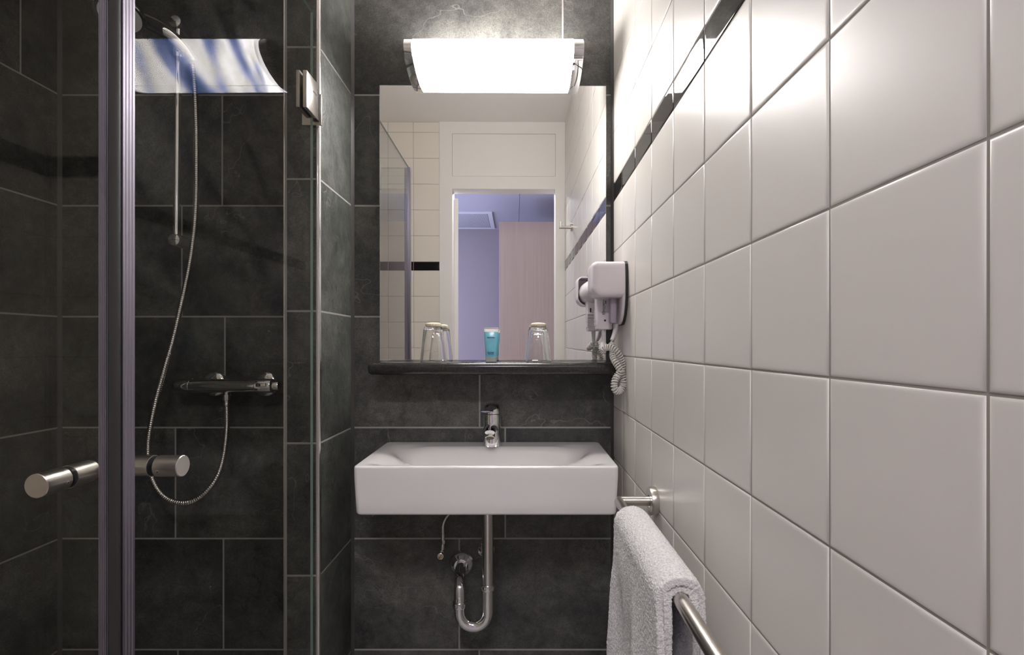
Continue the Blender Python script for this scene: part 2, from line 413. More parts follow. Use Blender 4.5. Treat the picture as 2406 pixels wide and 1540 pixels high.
tile_wall('wall_rear', (0, 0, 0), (-1, 0, 0), (0, 0, 1), (0, 1, 0), (0.439, 1.14, 0, CEIL), white_tiles([0.439, 0.585, 0.7265, 0.870, 1.0137, 1.14], 3), WM, PIL, -0.0012, 0.09, 51)
tile_wall('wall_left_rear', (XLR, 0, 0), (0, -1, 0), (0, 0, 1), (1, 0, 0), (-0.612, 0, 0, CEIL), white_tiles([-0.612]+[-0.575+0.1437*k for k in range(4)]+[0.0], 3), WM, PIL, -0.0012, 0.246, 61)

struct(obj('floor', add_box(B(), XL-0.08, XR+0.08, -0.02, D+0.08, -0.06, 0), M['floor'], smooth=False))
struct(obj('ceiling', add_box(B(), XL-0.08, XR+0.08, -0.09, D+0.08, CEIL, CEIL+0.06), M['ceiling'], smooth=False))
# silicone joints in the corners
for i, (x, y, s) in enumerate(((XP, D, 1), (XR, D, -1), (XL, D, 1))):
    bm = B(); r = 0.0075
    pts = [(x, y)] + [(x+s*(r-r*math.sin(a)*0.72), y-(r-r*math.cos(a)*0.72)) for a in [PI/2*k/6 for k in range(7)]]
    pts = [(x, y), (x+s*r, y), (x+s*r*0.45, y-r*0.45), (x, y-r)]
    add_rings(bm, [[(a, b, z) for a, b in pts] for z in (0.0, CEIL)])
    bmesh.ops.recalc_face_normals(bm, faces=bm.faces)
    struct(obj('trim_%d' % (i+1), bm, M['silicone']))
# chrome corner profile and the thin edge strip of the partition
bm = B(); r = 0.0075
arc = [(XP-r+r*math.sin(a), YP+r-r*math.cos(a)) for a in [PI/2*k/8 for k in range(9)]]
prf = [(XP-r, YP+0.001)] + [(x+0.0012, y-0.0012) for x, y in arc] + [(XP-0.0005, YP+r), (XP-r, YP+r)]
add_rings(bm, [[(a, b, z) for a, b in prf] for z in (0.0, CEIL)]); bmesh.ops.recalc_face_normals(bm, faces=bm.faces)
struct(obj('trim_4', bm, M['chrome_soft'], angle=50))
struct(obj('trim_5', add_box(B(), XPL-0.0015, XPL+0.0012, YP-0.0015, YP+0.006, 0, CEIL, 0.0004, 1), M['chrome_soft']))
struct(obj('trim_6', add_box(B(), XPL-0.008, XPL+0.0004, D-0.008, D-0.0002, 0, CEIL), M['silicone']))

# ------------------------------------------------------------------ door frame, leaf and hallway (seen in the mirror)
YR = 0.0
def door_set():
    xo0, xo1, zo = -0.3675, 0.21, 2.012
    bm = B()
    add_box(bm, -0.4385, xo0, -0.09, YR+0.006, 0, CEIL)
    add_box(bm, xo1, XR-0.0005, -0.09, YR+0.006, 0, CEIL)
    add_box(bm, xo0, xo1, -0.09, YR+0.006, zo, 2.082)
    add_box(bm, xo0, xo1, -0.09, YR+0.006, 2.3195, CEIL)
    d = struct(obj('door_1', bm, M['frame_paint'], smooth=False))
    sub('transom_panel', add_box(B(), xo0+0.0015, xo1-0.0015, -0.085, YR+0.0045, 2.0835, 2.318, 0.0006, 1), M['frame_paint'], d)
    sub('panel_groove', add_box(B(), xo0, xo1, -0.086, YR+0.002, 2.082, 2.3195), M['groove'], d, smooth=False)
    # leaf, opened outwards past a right angle
    bm = B(); add_box(bm, 0, 0.56, -0.032, 0, 0.01, 1.985, 0.001, 1)
    bmesh.ops.transform(bm, matrix=Matrix.Translation((-0.345, -0.094, 0)) @ Matrix.Rotation(math.radians(-102), 4, 'Z'), verts=bm.verts)
    lf = sub('door_leaf', bm, M['frame_paint'], d)
    sub('door_seal', add_box(B(), xo0-0.004, xo0+0.0006, -0.102, -0.090, 0.0, 2.0, 0, 1), M['groove'], d, smooth=False)
door_set()
HY = -2.67; HZ = 2.385
struct(obj('wall_hallway_far', add_box(B(), -2.4, 1.2, HY-0.06, HY, 0, HZ), M['hall_wall'], smooth=False))
struct(obj('wall_hallway_left', add_box(B(), -2.46, -2.4, HY-0.06, -0.09, 0, HZ), M['hall_wall'], smooth=False))
struct(obj('wall_hallway_right', add_box(B(), 1.2, 1.26, HY-0.06, -0.09, 0, HZ), M['hall_wall'], smooth=False))
bm = B(); add_box(bm, -2.46, -1.387, -0.10, -0.09, 0, HZ); add_box(bm, XR+0.081, 1.26, -0.10, -0.09, 0, HZ); 
add_box(bm, -1.387, -0.44, -0.10, -0.0915, 0, HZ)
struct(obj('wall_hallway_near', bm, M['hall_wall'], smooth=False))
struct(obj('floor_hallway', add_box(B(), -2.46, 1.26, HY-0.06, -0.02, -0.06, 0), M['wood'], smooth=False))
bm = B(); add_box(bm, -2.46, 0.019, HY-0.06, -0.09, HZ, HZ+0.05); add_box(bm, 0.024, 1.26, HY-0.06, -0.09, HZ, HZ+0.05); add_box(bm, 0.0, 0.05, HY, -0.09, HZ+0.003, HZ+0.04)
struct(obj('ceiling_hallway', bm, M['hall_ceiling'], smooth=False))
t = thing('wardrobe', 'pale grey wood wardrobe in the hallway seen through the doorway in the mirror', 'wardrobe', (0.3, -1.7, 0))
obj('carcass', add_box(B(), -0.151, 0.80, -2.02, -1.43, 0, 2.167, 0.001, 1), M['wood'], t)
obj('door', add_box(B(), -0.151, 0.3235, -1.43, -1.41, 0.05, 2.167, 0.001, 1), M['wood'], t)
obj('door', add_box(B(), 0.3265, 0.80, -1.43, -1.41, 0.05, 2.167, 0.001, 1), M['wood'], t)
t = thing('ceiling_vent', 'white slotted air vent in the blue-lit hallway ceiling beside the wardrobe', 'vent', (-0.55, -2.25, HZ))
fb = B(); x0, x1, y0, y1 = -1.0, -0.235, -2.60, -1.93
for a in ((x0, x1, y0, y0+0.03), (x0, x1, y1-0.03, y1), (x0, x0+0.04, y0+0.0302, y1-0.0302), (x1-0.045, x1, y0+0.0302, y1-0.0302)): add_box(fb, *a, HZ-0.014, HZ, 0.001, 1)
obj('frame', fb, M['grille'], t)
obj('backing', add_box(B(), x0+0.02, x1-0.02, y0+0.02, y1-0.02, HZ-0.003, HZ), M['grille_dark'], t)
fb = B(); n = 64
for k in range(n):
    x = x0+0.05+(x1-x0-0.105)*k/(n-1); add_box(fb, x-0.0032, x+0.0032, y0+0.03, y1-0.03, HZ-0.010, HZ-0.003)
o = obj('louvre', fb, M['grille'], t, smooth=False)
# coat hook on the right wall near the door
t = thing('coat_hook', 'small brushed steel coat hook on the white tiles, reflected beside the door frame', 'hook', (XR, 0.37, 1.715))
obj('wall_flange', add_lathe(B(), [(0.0, 0), (0.0185, 0), (0.0195, 0.001), (0.0195, 0.008), (0.0185, 0.009), (0, 0.009)], (XR, 0.37, 1.715), (-1, 0, 0)), M['steel'], t)
obj('hook_arm', add_tube(B(), [(XR-0.008, 0.37, 1.715), (XR-0.064, 0.37, 1.715)], 0.0072), M['steel'], t)
obj('hook_pin', add_tube(B(), [(XR-0.056, 0.37, 1.718), (XR-0.056, 0.37, 1.743)], 0.0042), M['steel'], t)

# ------------------------------------------------------------------ wall lamp
def wall_lamp():
    xl, xr, yb, zc = -0.3056, 0.166, D-0.004, 1.929
    a, b = 0.121, 0.052
    t = thing('wall_lamp', 'lit white glass lamp with chrome end caps above the mirror', 'lamp', (-0.07, D, zc))
    def sec(x, k=1.0, n=28, a_=a, b_=b):
        return [(x, yb-a_*k*math.cos(th), zc+b_*k*math.sin(th)) for th in [-PI/2+PI*i/n for i in range(n+1)]] 
    bm = B(); R = []
    for x, k in ((xl+0.022, 0.965), (xr-0.026, 0.965)): R.append(sec(x, k))
    add_rings(bm, R); bmesh.ops.recalc_face_normals(bm, faces=bm.faces)
    obj('diffuser', bm, M['lamp'], t)
    for s, xe, wd in ((1, xl, 0.024), (-1, xr, 0.028)):
        bm = B()
        prof = [(0, 0.95), (0.0012, 0.985), (0.003, 1.0), (wd*0.42, 1.0), (wd*0.45, 0.988), (wd*0.50, 0.988), (wd*0.53, 1.0), (wd-0.001, 1.0), (wd, 0.985), (wd, 0.93)]
        prof = [(0, 0.95), (0.0012, 0.985), (0.003, 1.0), (wd-0.001, 1.0), (wd, 0.985), (wd, 0.93)]
        R = [sec(xe+s*d_, k) for d_, k in prof]
        add_rings(bm, R); bmesh.ops.recalc_face_normals(bm, faces=bm.faces)
        c = obj('end_cap', bm, M['chrome'], t)
    obj('back_plate', add_box(B(), xl+0.004, xr-0.004, D-0.0055, D-0.0008, zc-b*0.9, zc+b*0.9), M['frame_paint'], t)
wall_lamp()

# ------------------------------------------------------------------ mirror and shelf
MX0, MX1, MZ0, MZ1 = -0.3938, 0.2395, 1.107, 1.8775
t = thing('wall_mirror', 'large frameless rectangular mirror on the slate tiles under the lamp', 'mirror', ((MX0+MX1)/2, 1.396, (MZ0+MZ1)/2))
hw, hh = (MX1-MX0)/2, (MZ1-MZ0)/2
o = obj('mirror_glass', add_box(B(), -hw, hw, 0, 0.0045, -hh, hh), [M['mirror']], None, smooth=False); o.parent = t
bm = B()
for a in ((-hw-0.0012, -hw-0.0001, -hh, hh), (hw+0.0001, hw+0.0012, -hh, hh)): add_box(bm, a[0], a[1], -0.0001, 0.0046, a[2], a[3])
add_box(bm, -hw-0.0012, hw+0.0012, -0.0001, 0.0046, hh, hh+0.0012)
o = obj('polished_edge', bm, [M['mirror_edge']], None, smooth=False); o.parent = t
t.rotation_euler = (0.0047, 0, 0.0051)
bm = B(); add_box(bm, MX0, XR-0.0025, 1.270, D-0.001, 1.0735, 1.1062, 0.0135, 6)
o = obj('bathroom_shelf', bm, M['shelf']); tag(o, 'long black speckled shelf with rounded edge below the mirror', 'shelf')
SH = 1.1062

# ------------------------------------------------------------------ tumblers with soaps, tube
def tumbler(x, y, label, lab2):
    t = thing('drinking_glass', label, 'glass', (x, y, SH), 'upside-down tumblers on the shelf')
    bm = B(); H = 0.0925
    prof = [(0.0349, 0.0003), (0.0352, 0.001), (0.0346, 0.004), (0.0300, 0.045), (0.0255, H-0.003), (0.0240, H), (0.0, H),
            (0.0, H), ]
    outer = [(0.0343, 0.0004), (0.0350, 0.0010), (0.0347, 0.003), (0.0300, 0.046), (0.0258, H-0.004), (0.0245, H-0.0005), (0.0235, H), (0.0001, H)]
    inner = [(0.0001, H-0.007), (0.0225, H-0.007), (0.0240, H-0.010), (0.0288, 0.045), (0.0334, 0.003), (0.0337, 0.0010), (0.0343, 0.0004)]
    add_lathe(bm, outer+inner, (x, y, SH), seg=48, caps=(False, False)); bmesh.ops.remove_doubles(bm, verts=bm.verts, dist=1e-6)
    bmesh.ops.recalc_face_normals(bm, faces=bm.faces)
    obj('tumbler_body', bm, M['tumbler'], t)
    bm = B(); z = SH+H+0.0003
    add_lathe(bm, [(0.001, 0), (0.018, 0), (0.0205, 0.0015), (0.0215, 0.005), (0.0205, 0.0085), (0.017, 0.0108), (0.010, 0.0118), (0.001, 0.012)], (x, y, z), seg=48)
    for v in bm.verts:
        a = math.atan2(v.co.y-y, v.co.x-x); rr = math.hypot(v.co.x-x, v.co.y-y)
        if rr > 0.015: k = 1+0.018*math.sin(17*a)+0.01*math.sin(29*a+1); v.co.x = x+(v.co.x-x)*k; v.co.y = y+(v.co.y-y)*k
    o = obj('wrapped_soap', bm, M['soap']); tag(o, lab2, 'soap', 'round wrapped soaps')
tumbler(-0.2335, 1.332, 'clear upside-down drinking glass on the shelf nearest the shower', 'round cream wrapped soap on the drinking glass nearest the shower')
tumbler(0.0478, 1.338, 'clear upside-down drinking glass on the shelf nearest the hair dryer', 'round cream wrapped soap on the drinking glass nearest the hair dryer')
def tube_bottle():
    x, y, z = -0.0785, 1.330, SH
    t = thing('shampoo_tube', 'blue gel shampoo tube standing on its clear cap in the middle of the shelf', 'toiletry', (x, y, z))
    def ell(zz, wx, wy, n=28): return [(x+wx*math.copysign(abs(math.cos(a))**0.8, math.cos(a)), y+wy*math.copysign(abs(math.sin(a))**0.8, math.sin(a)), z+zz) for a in [2*PI*k/n for k in range(n)]]
    bm = B(); add_rings(bm, [ell(0.0002, 0.0146, 0.0118), ell(0.001, 0.0152, 0.0124), ell(0.0125, 0.0154, 0.0126), ell(0.013, 0.0150, 0.0122)])
    obj('cap', bm, M['clear_plastic'], t)
    bm = B(); add_rings(bm, [ell(0.0131, 0.0152, 0.0124), ell(0.03, 0.0160, 0.0118), ell(0.05, 0.0172, 0.0098), ell(0.068, 0.0182, 0.0066), ell(0.0795, 0.0188, 0.0036)])
    obj('tube_body', bm, M['gel'], t)
    bm = B(); add_rings(bm, [ell(0.0796, 0.0189, 0.0036), ell(0.086, 0.0193, 0.0016), ell(0.0865, 0.0195, 0.0010), ell(0.0922, 0.0193, 0.0008)])
    obj('crimped_end', bm, M['tube_white'], t)
    def face(zz): return y - (0.0124 - 0.0000) + (0.0 if zz < 0.02 else (zz-0.02)**1.55*0.42)
    def put(s, size, zz, m, b=0.0):
        # local slope of the tube front
        ya = 0.0118-(0.0118-0.0036)*((max(zz, 0.03)-0.03)/0.0495)**1.3
        mt = Matrix.Translation((x, y-ya-0.0016, z+zz)) @ Matrix.Rotation(PI/2-math.radians(8), 4, 'X')
        text_mesh('lettering', s, size, mt, m, t, 0.0008, bold=b)
    put('BASTION', 0.0047, 0.0645, M['blue_ink'], 0.00012)
    put('Douchegel', 0.0040, 0.0255, M['blue_ink']); put('Shampoo', 0.0040, 0.0215, M['blue_ink'])
    bm = B()
    pts = [(x-0.0125+0.0*k, y-0.0096, z+0.0655) for k in range(1)]
    pts = [Vector((x-0.0118+0.0024*(1-math.cos(a))+0.0035*max(0, a-1.2), y-0.0100-0.0006, z+0.0605-0.0028*math.sin(a)+0.0035*(1 if a < 0.2 else 0))) for a in [2.2*k/10 for k in range(11)]]
    add_tube(bm, pts, 0.00028, 6); obj('emblem_stroke', bm, M['yellow_ink'], t)
tube_bottle()

# ------------------------------------------------------------------ washbasin
def smooth(t): t = max(0.0, min(1.0, t)); return t*t*(3-2*t)
def basin():
    cx, hwx = -0.078, 0.300; y0, y1 = 1.120, D-0.0015; zt, zb = 0.8770, 0.764
    cy, hwy = (y0+y1)/2, (y1-y0)/2
    t = thing('washbasin', 'white rectangular ceramic washbasin mounted on the slate wall', 'washbasin', (cx, D, 0.82))
    NP = 200
    def rr(hx, hy, r):           # rounded rectangle around the centre, NP points, corners sampled
        pts = []; n = NP//4
        for q, (sx, sy) in enumerate(((1, 1), (-1, 1), (-1, -1), (1, -1))):
            a0 = q*PI/2
            seg = 9
            for k in range(seg):
                a = a0+PI/2*k/(seg-1); pts.append((cx+sx*(hx-r)+r*math.cos(a), cy+sy*(hy-r)+r*math.sin(a)))
            nx_, ny_ = ((-1, 1), (-1, -1), (1, -1), (1, 1))[q]
            a = a0+PI/2; p = pts[-1]; e = (cx+nx_*(hx-r)+r*math.cos(a), cy+ny_*(hy-r)+r*math.sin(a))
            for k in range(1, n-seg+1): u = k/(n-seg+1); pts.append((p[0]+(e[0]-p[0])*u, p[1]+(e[1]-p[1])*u))
        return pts
    def h(x, y):
        u = abs(x-cx); v = (y-y0)/(y1-y0)
        hwv = 0.150+0.105*smooth((v-0.02)/0.62)+0.012*v
        a = smooth((hwv-u)/0.105)
        b = smooth((v-0.045)/0.20); c = smooth((0.76-v)/0.24)
        land = 0.0150*smooth((0.285-u)/0.08)*smooth((v-0.03)/0.12)*smooth((0.90-v)/0.22)*smooth((u-0.05)/0.1)
        dish = 0.082*a*b*c
        rim = 0.004*smooth((0.10-v)/0.10)*0
        return -dish-land*(1-a)+0.004*smooth((v-0.80)/0.15)*0
    rings = []; zz = []
    for z, ins in ((zb, 0.016), (zb+0.0008, 0.010), (zb+0.003, 0.0055), (zb+0.007, 0.0038), (zb+0.03, 0.0028), (zt-0.03, 0.0004), (zt-0.006, 0.0), (zt-0.003, 0.0005), (zt-0.0012, 0.0015), (zt-0.0003, 0.003)):
        rings.append([(x, y, z) for x, y in rr(hwx-ins, hwy-(ins if True else 0), 0.012)])
    for s in [0.0050+0.0*k for k in range(1)] + [0.008, 0.012, 0.017, 0.023] + [0.03+0.0085*k for k in range(12)]:
        rings.append([(x, y, zt+h(x, y)) for x, y in rr(hwx-s, hwy-s, max(0.012-s*0.5, 0.004))])
    last = rings[-1]
    for k in range(1, 12):
        q = 1-k/12
        rings.append([(x, cy+(y-cy)*q, 0) for x, y, _ in last]); rings[-1] = [(x, y, zt+h(x, y)) for x, y, _ in rings[-1]]
    bm = B(); R = add_rings(bm, rings, True, (True, False))
    bmesh.ops.remove_doubles(bm, verts=bm.verts, dist=0.0002)
    bmesh.ops.holes_fill(bm, edges=[e for e in bm.edges if e.is_boundary], sides=0)
    bmesh.ops.recalc_face_normals(bm, faces=bm.faces)
    obj('basin_bowl', bm, M['ceramic'], t, angle=50)
    bm = B(); zz = zt+h(cx, y0+0.13)
    add_lathe(bm, [(0.0001, 0.004), (0.02, 0.004), (0.031, 0.003), (0.033, 0.0), (0.031, -0.004)], (cx, y0+0.135, zz), seg=36)
    obj('drain_plug', bm, M['chrome'], t)
basin()

# ------------------------------------------------------------------ faucet
def faucet():
    x, y, z = -0.0772, 1.356, 0.8776
    t = thing('basin_faucet', 'chrome single-lever mixer tap at the back of the washbasin', 'faucet', (x, y, z))
    prof = [(0.0262, 0, 0), (0.0262, 0.003, 0), (0.0256, 0.012, 0), (0.0246, 0.03, 0.001), (0.0240, 0.06, 0.001), (0.0242, 0.082, 0.001), (0.0230, 0.086, 0.001)]
    bm = B(); add_rings(bm, [[(x+r*math.cos(2*PI*k/40), y+dy+r*math.sin(2*PI*k/40), z+h) for k in range(40)] for r, h, dy in prof])
    obj('tap_body', bm, M['chrome'], t)
    # spout
    bm = B(); path = catmull([(x, y-0.008, z+0.042), (x, y-0.04, z+0.052), (x, y-0.075, z+0.056), (x, y-0.102, z+0.052)], 6); n = len(path)
    R = []
    for i, p in enumerate(path):
        u = i/(n-1); wx = 0.0175-0.0035*u; wz = 0.0165-0.0085*u
        if u > 0.92: wx *= 0.9; wz *= 0.85
        R.append([(p.x+wx*math.cos(a), p.y-0.004*math.sin(a)*u, p.z+wz*math.sin(a)*(1 if math.sin(a) > 0 else 0.9)) for a in [2*PI*k/28 for k in range(28)]])
    add_rings(bm, R); bmesh.ops.recalc_face_normals(bm, faces=bm.faces)
    sp = obj('spout', bm, M['chrome'], t)
    ax = Vector((0, -0.52, -0.85))
    bm = B(); add_lathe(bm, [(0.0112, 0), (0.0122, 0.001), (0.0122, 0.013), (0.0105, 0.014), (0.0104, 0.0125)], (x, y-0.086, z+0.049), ax, 32)
    obj('aerator_ring', bm, M['chrome'], t)
    bm = B(); add_lathe(bm, [(0.0100, 0), (0.0001, 0.001)], Vector((x, y-0.086, z+0.049))+ax.normalized()*0.0128, ax, 24)
    obj('aerator', bm, M['olive'], t)
    # lever: dome + blade with a raised tip
    bm = B(); add_rings(bm, [[(x+r*math.cos(2*PI*k/40), y+0.001+r*math.sin(2*PI*k/40)-s*0.2, z+h-0.0*s+0.28*(-(r*math.sin(2*PI*k/40)))*0) for k in range(40)]
                  for r, h, s in ((0.0238, 0.0875, 0), (0.0240, 0.092, 0), (0.0225, 0.104, 0), (0.0180, 0.1105, 0), (0.009, 0.1135, 0), (0.001, 0.1145, 0))])
    lv = obj('lever_cap', bm, M['chrome'], t)
    bm = B(); path = catmull([(x, y-0.004, z+0.103), (x-0.003, y-0.035, z+0.103), (x-0.007, y-0.07, z+0.102), (x-0.011, y-0.098, z+0.105)], 6); n = len(path); R = []
    for i, p in enumerate(path):
        u = i/(n-1); wx = 0.0155-0.0075*math.sin(PI*min(1, u*1.15))**2*0.6 + 0.0012*u; wz = 0.008-0.005*u
        if i == n-1: wx *= 0.75; wz *= 0.5
        R.append([(p.x+wx*math.cos(a), p.y, p.z+wz*math.sin(a)) for a in [2*PI*k/28 for k in range(28)]])
    add_rings(bm, R); bmesh.ops.recalc_face_normals(bm, faces=bm.faces)
    obj('lever', bm, M['chrome'], t)
faucet()

# ------------------------------------------------------------------ trap, valves under the basin
def trap():
    xp, yp = -0.0845, 1.285; r = 0.0150
    t = thing('sink_trap', 'chrome bottle-less U-bend drain pipe hanging under the washbasin', 'pipe', (xp, yp, 0.40))
    zb = 0.433; R_ = 0.0365; xl = xp-2*R_
    obj('tailpipe', add_tube(B(), [(xp, yp, 0.7635), (xp, yp, 0.528)], r, 28), M['chrome_soft'], t)
    arc = [(xp, yp, 0.530), (xp, yp, 0.49), (xp, yp, 0.463)] + [(xp-R_+R_*math.cos(a), yp, 0.463-R_*1.05*math.sin(a)) for a in [PI*k/18 for k in range(1, 18)]] + [(xl, yp, 0.463), (xl, yp, 0.488)]
    obj('u_bend', add_tube(B(), arc, 0.0148, 28), M['chrome'], t)
    nut = [(0.0150, 0), (0.0180, 0.0005), (0.0188, 0.002), (0.0188, 0.0095), (0.0180, 0.011), (0.0170, 0.0115), (0.0170, 0.014), (0.0152, 0.0145)]
    obj('pipe_nut', add_lathe(B(), nut, (xp, yp, 0.5195), seg=36), M['chrome'], t)
    obj('pipe_nut', add_lathe(B(), nut, (xl, yp, 0.4745), seg=36), M['chrome'], t)
    xw, zw = -0.1655, 0.533
    path = catmull([(xl, yp, 0.486), (xl, yp, 0.515), (xl-0.001, yp+0.003, 0.540), (xl-0.004, yp+0.02, 0.5595), (xw+0.002, yp+0.045, 0.558), (xw, yp+0.075, 0.542), (xw, D-0.01, zw)], 7)
    path = catmull([(xl, yp, 0.486), (xl, yp+0.001, 0.505), (xl-0.001, yp+0.008, 0.522), (xl-0.003, yp+0.028, 0.533), (xw+0.001, yp+0.055, 0.5335), (xw, D-0.004, zw)], 7)
    obj('elbow_pipe', add_tube(B(), path, 0.0150, 28), M['chrome'], t)
    obj('wall_rosette', add_lathe(B(), [(0.036, 0), (0.0355, 0.003), (0.033, 0.009), (0.027, 0.016), (0.021, 0.020), (0.0195, 0.022), (0.018, 0.022), (0.018, 0.020)], (xw, D-0.0005, zw), (0, -1, 0), 44), M['chrome'], t)
trap()
def valve(px, py, full, label):
    c = at(px, py, 1.345 if full else D); x, z = c.x, c.z
    t = thing('angle_valve', label, 'valve', (x, D, z), 'angle valves')
    return t, x, z
t, x, z = valve(1036, 1304, True, 'small dark angle valve without knob below the washbasin, on the shower side')
obj('valve_body', add_tube(B(), [(x, D-0.0005, z), (x, 1.352, z)], [0.0075, 0.0075], 20), M['chrome_soft'], t)
obj('valve_mouth', add_lathe(B(), [(0.0086, 0), (0.0086, 0.014), (0.0078, 0.0145), (0.0066, 0.0145), (0.0064, 0.004), (0.0001, 0.004)], (x-0.0005, 1.352, z-0.002), (0, -1, 0), 28), M['chrome_soft'], t)
obj('valve_spindle', add_tube(B(), [(x-0.0005, 1.351, z-0.004), (x-0.0005, 1.341, z-0.004)], 0.0018, 10), M['brass'], t)
obj('valve_neck', add_tube(B(), [(x+0.001, 1.365, z+0.006), (x+0.002, 1.365, z+0.03)], 0.0058, 16), M['chrome_soft'], t)
obj('hex_nut', add_lathe(B(), [(0.0068, 0), (0.0072, 0.001), (0.0072, 0.009), (0.0068, 0.010)], (x+0.002, 1.365, z+0.022), (0, 0, 1), 6), M['chrome_soft'], t, angle=20)
hp = catmull([(x+0.002, 1.365, z+0.030), (x+0.002, 1.365, z+0.050), (x+0.003, 1.362, z+0.075), (x+0.014, 1.355, z+0.100), (x+0.036, 1.346, z+0.125), (x+0.055, 1.34, z+0.150), (x+0.060, 1.34, z+0.173)], 8)
obj('ferrule', add_tube(B(), hp[:9], 0.0052, 18), M['chrome_soft'], t)
def braid():
    p = resample(hp[8:], 0.0016); r = [0.0049 if i % 2 else 0.0045 for i in range(len(p))]
    return add_tube(B(), p, r, 14)
obj('braided_hose', braid(), M['hose'], t)
t, x, z = valve(1143, 1290, False, 'chrome domed pipe rosette on the wall, half hidden behind the drain pipe')
obj('rosette_dome', add_lathe(B(), [(0.0272, 0), (0.0268, 0.003), (0.0235, 0.011), (0.014, 0.018), (0.006, 0.021), (0.0001, 0.0215)], (x, D-0.0005, z), (0, -1, 0), 40), M['chrome'], t)
t['category'] = 'pipe cover'; del t['group']; t.name = 'pipe_rosette'; ROOT[t.name] = Vector((x, D, z))
bpy.data.objects['angle_valve'].pop('group', None)

# ------------------------------------------------------------------ towel rail and towel
RX, RZ, RR = 0.190, 0.8480, 0.0092
def towel_rail():
    t = thing('towel_rail', 'round brushed steel towel rail on the white tiled wall below the hair dryer', 'towel rail', (XR, 0.7, RZ))
    for y in (0.965, 0.375):
        obj('wall_flange', add_lathe(B(), [(0.0001, 0), (0.0262, 0), (0.0268, 0.001), (0.0268, 0.0115), (0.0258, 0.0135), (0.0115, 0.0138), (0.0112, 0.0122), (0.0001, 0.0122)], (XR-0.0002, y, RZ), (-1, 0, 0), 48), M['steel'], t)
    bm = B(); pts = [(XR-0.012, 0.965, RZ), (RX+0.010, 0.965, RZ), (RX+0.004, 0.9645, RZ), (RX+0.0012, 0.9618, RZ), (RX, 0.957, RZ), (RX, 0.383, RZ), (RX+0.0012, 0.378, RZ), (RX+0.004, 0.3755, RZ), (RX+0.010, 0.375, RZ), (XR-0.012, 0.375, RZ)]
    pts = [(XR-0.012, 0.965, RZ), (RX+0.006, 0.965, RZ), (RX+0.0015, 0.9635, RZ), (RX, 0.959, RZ), (RX, 0.381, RZ), (RX+0.0015, 0.3765, RZ), (RX+0.006, 0.375, RZ), (XR-0.012, 0.375, RZ)]
    add_tube(bm, pts, RR, 28); obj('rail_bar', bm, M['steel'], t, angle=50)
towel_rail()
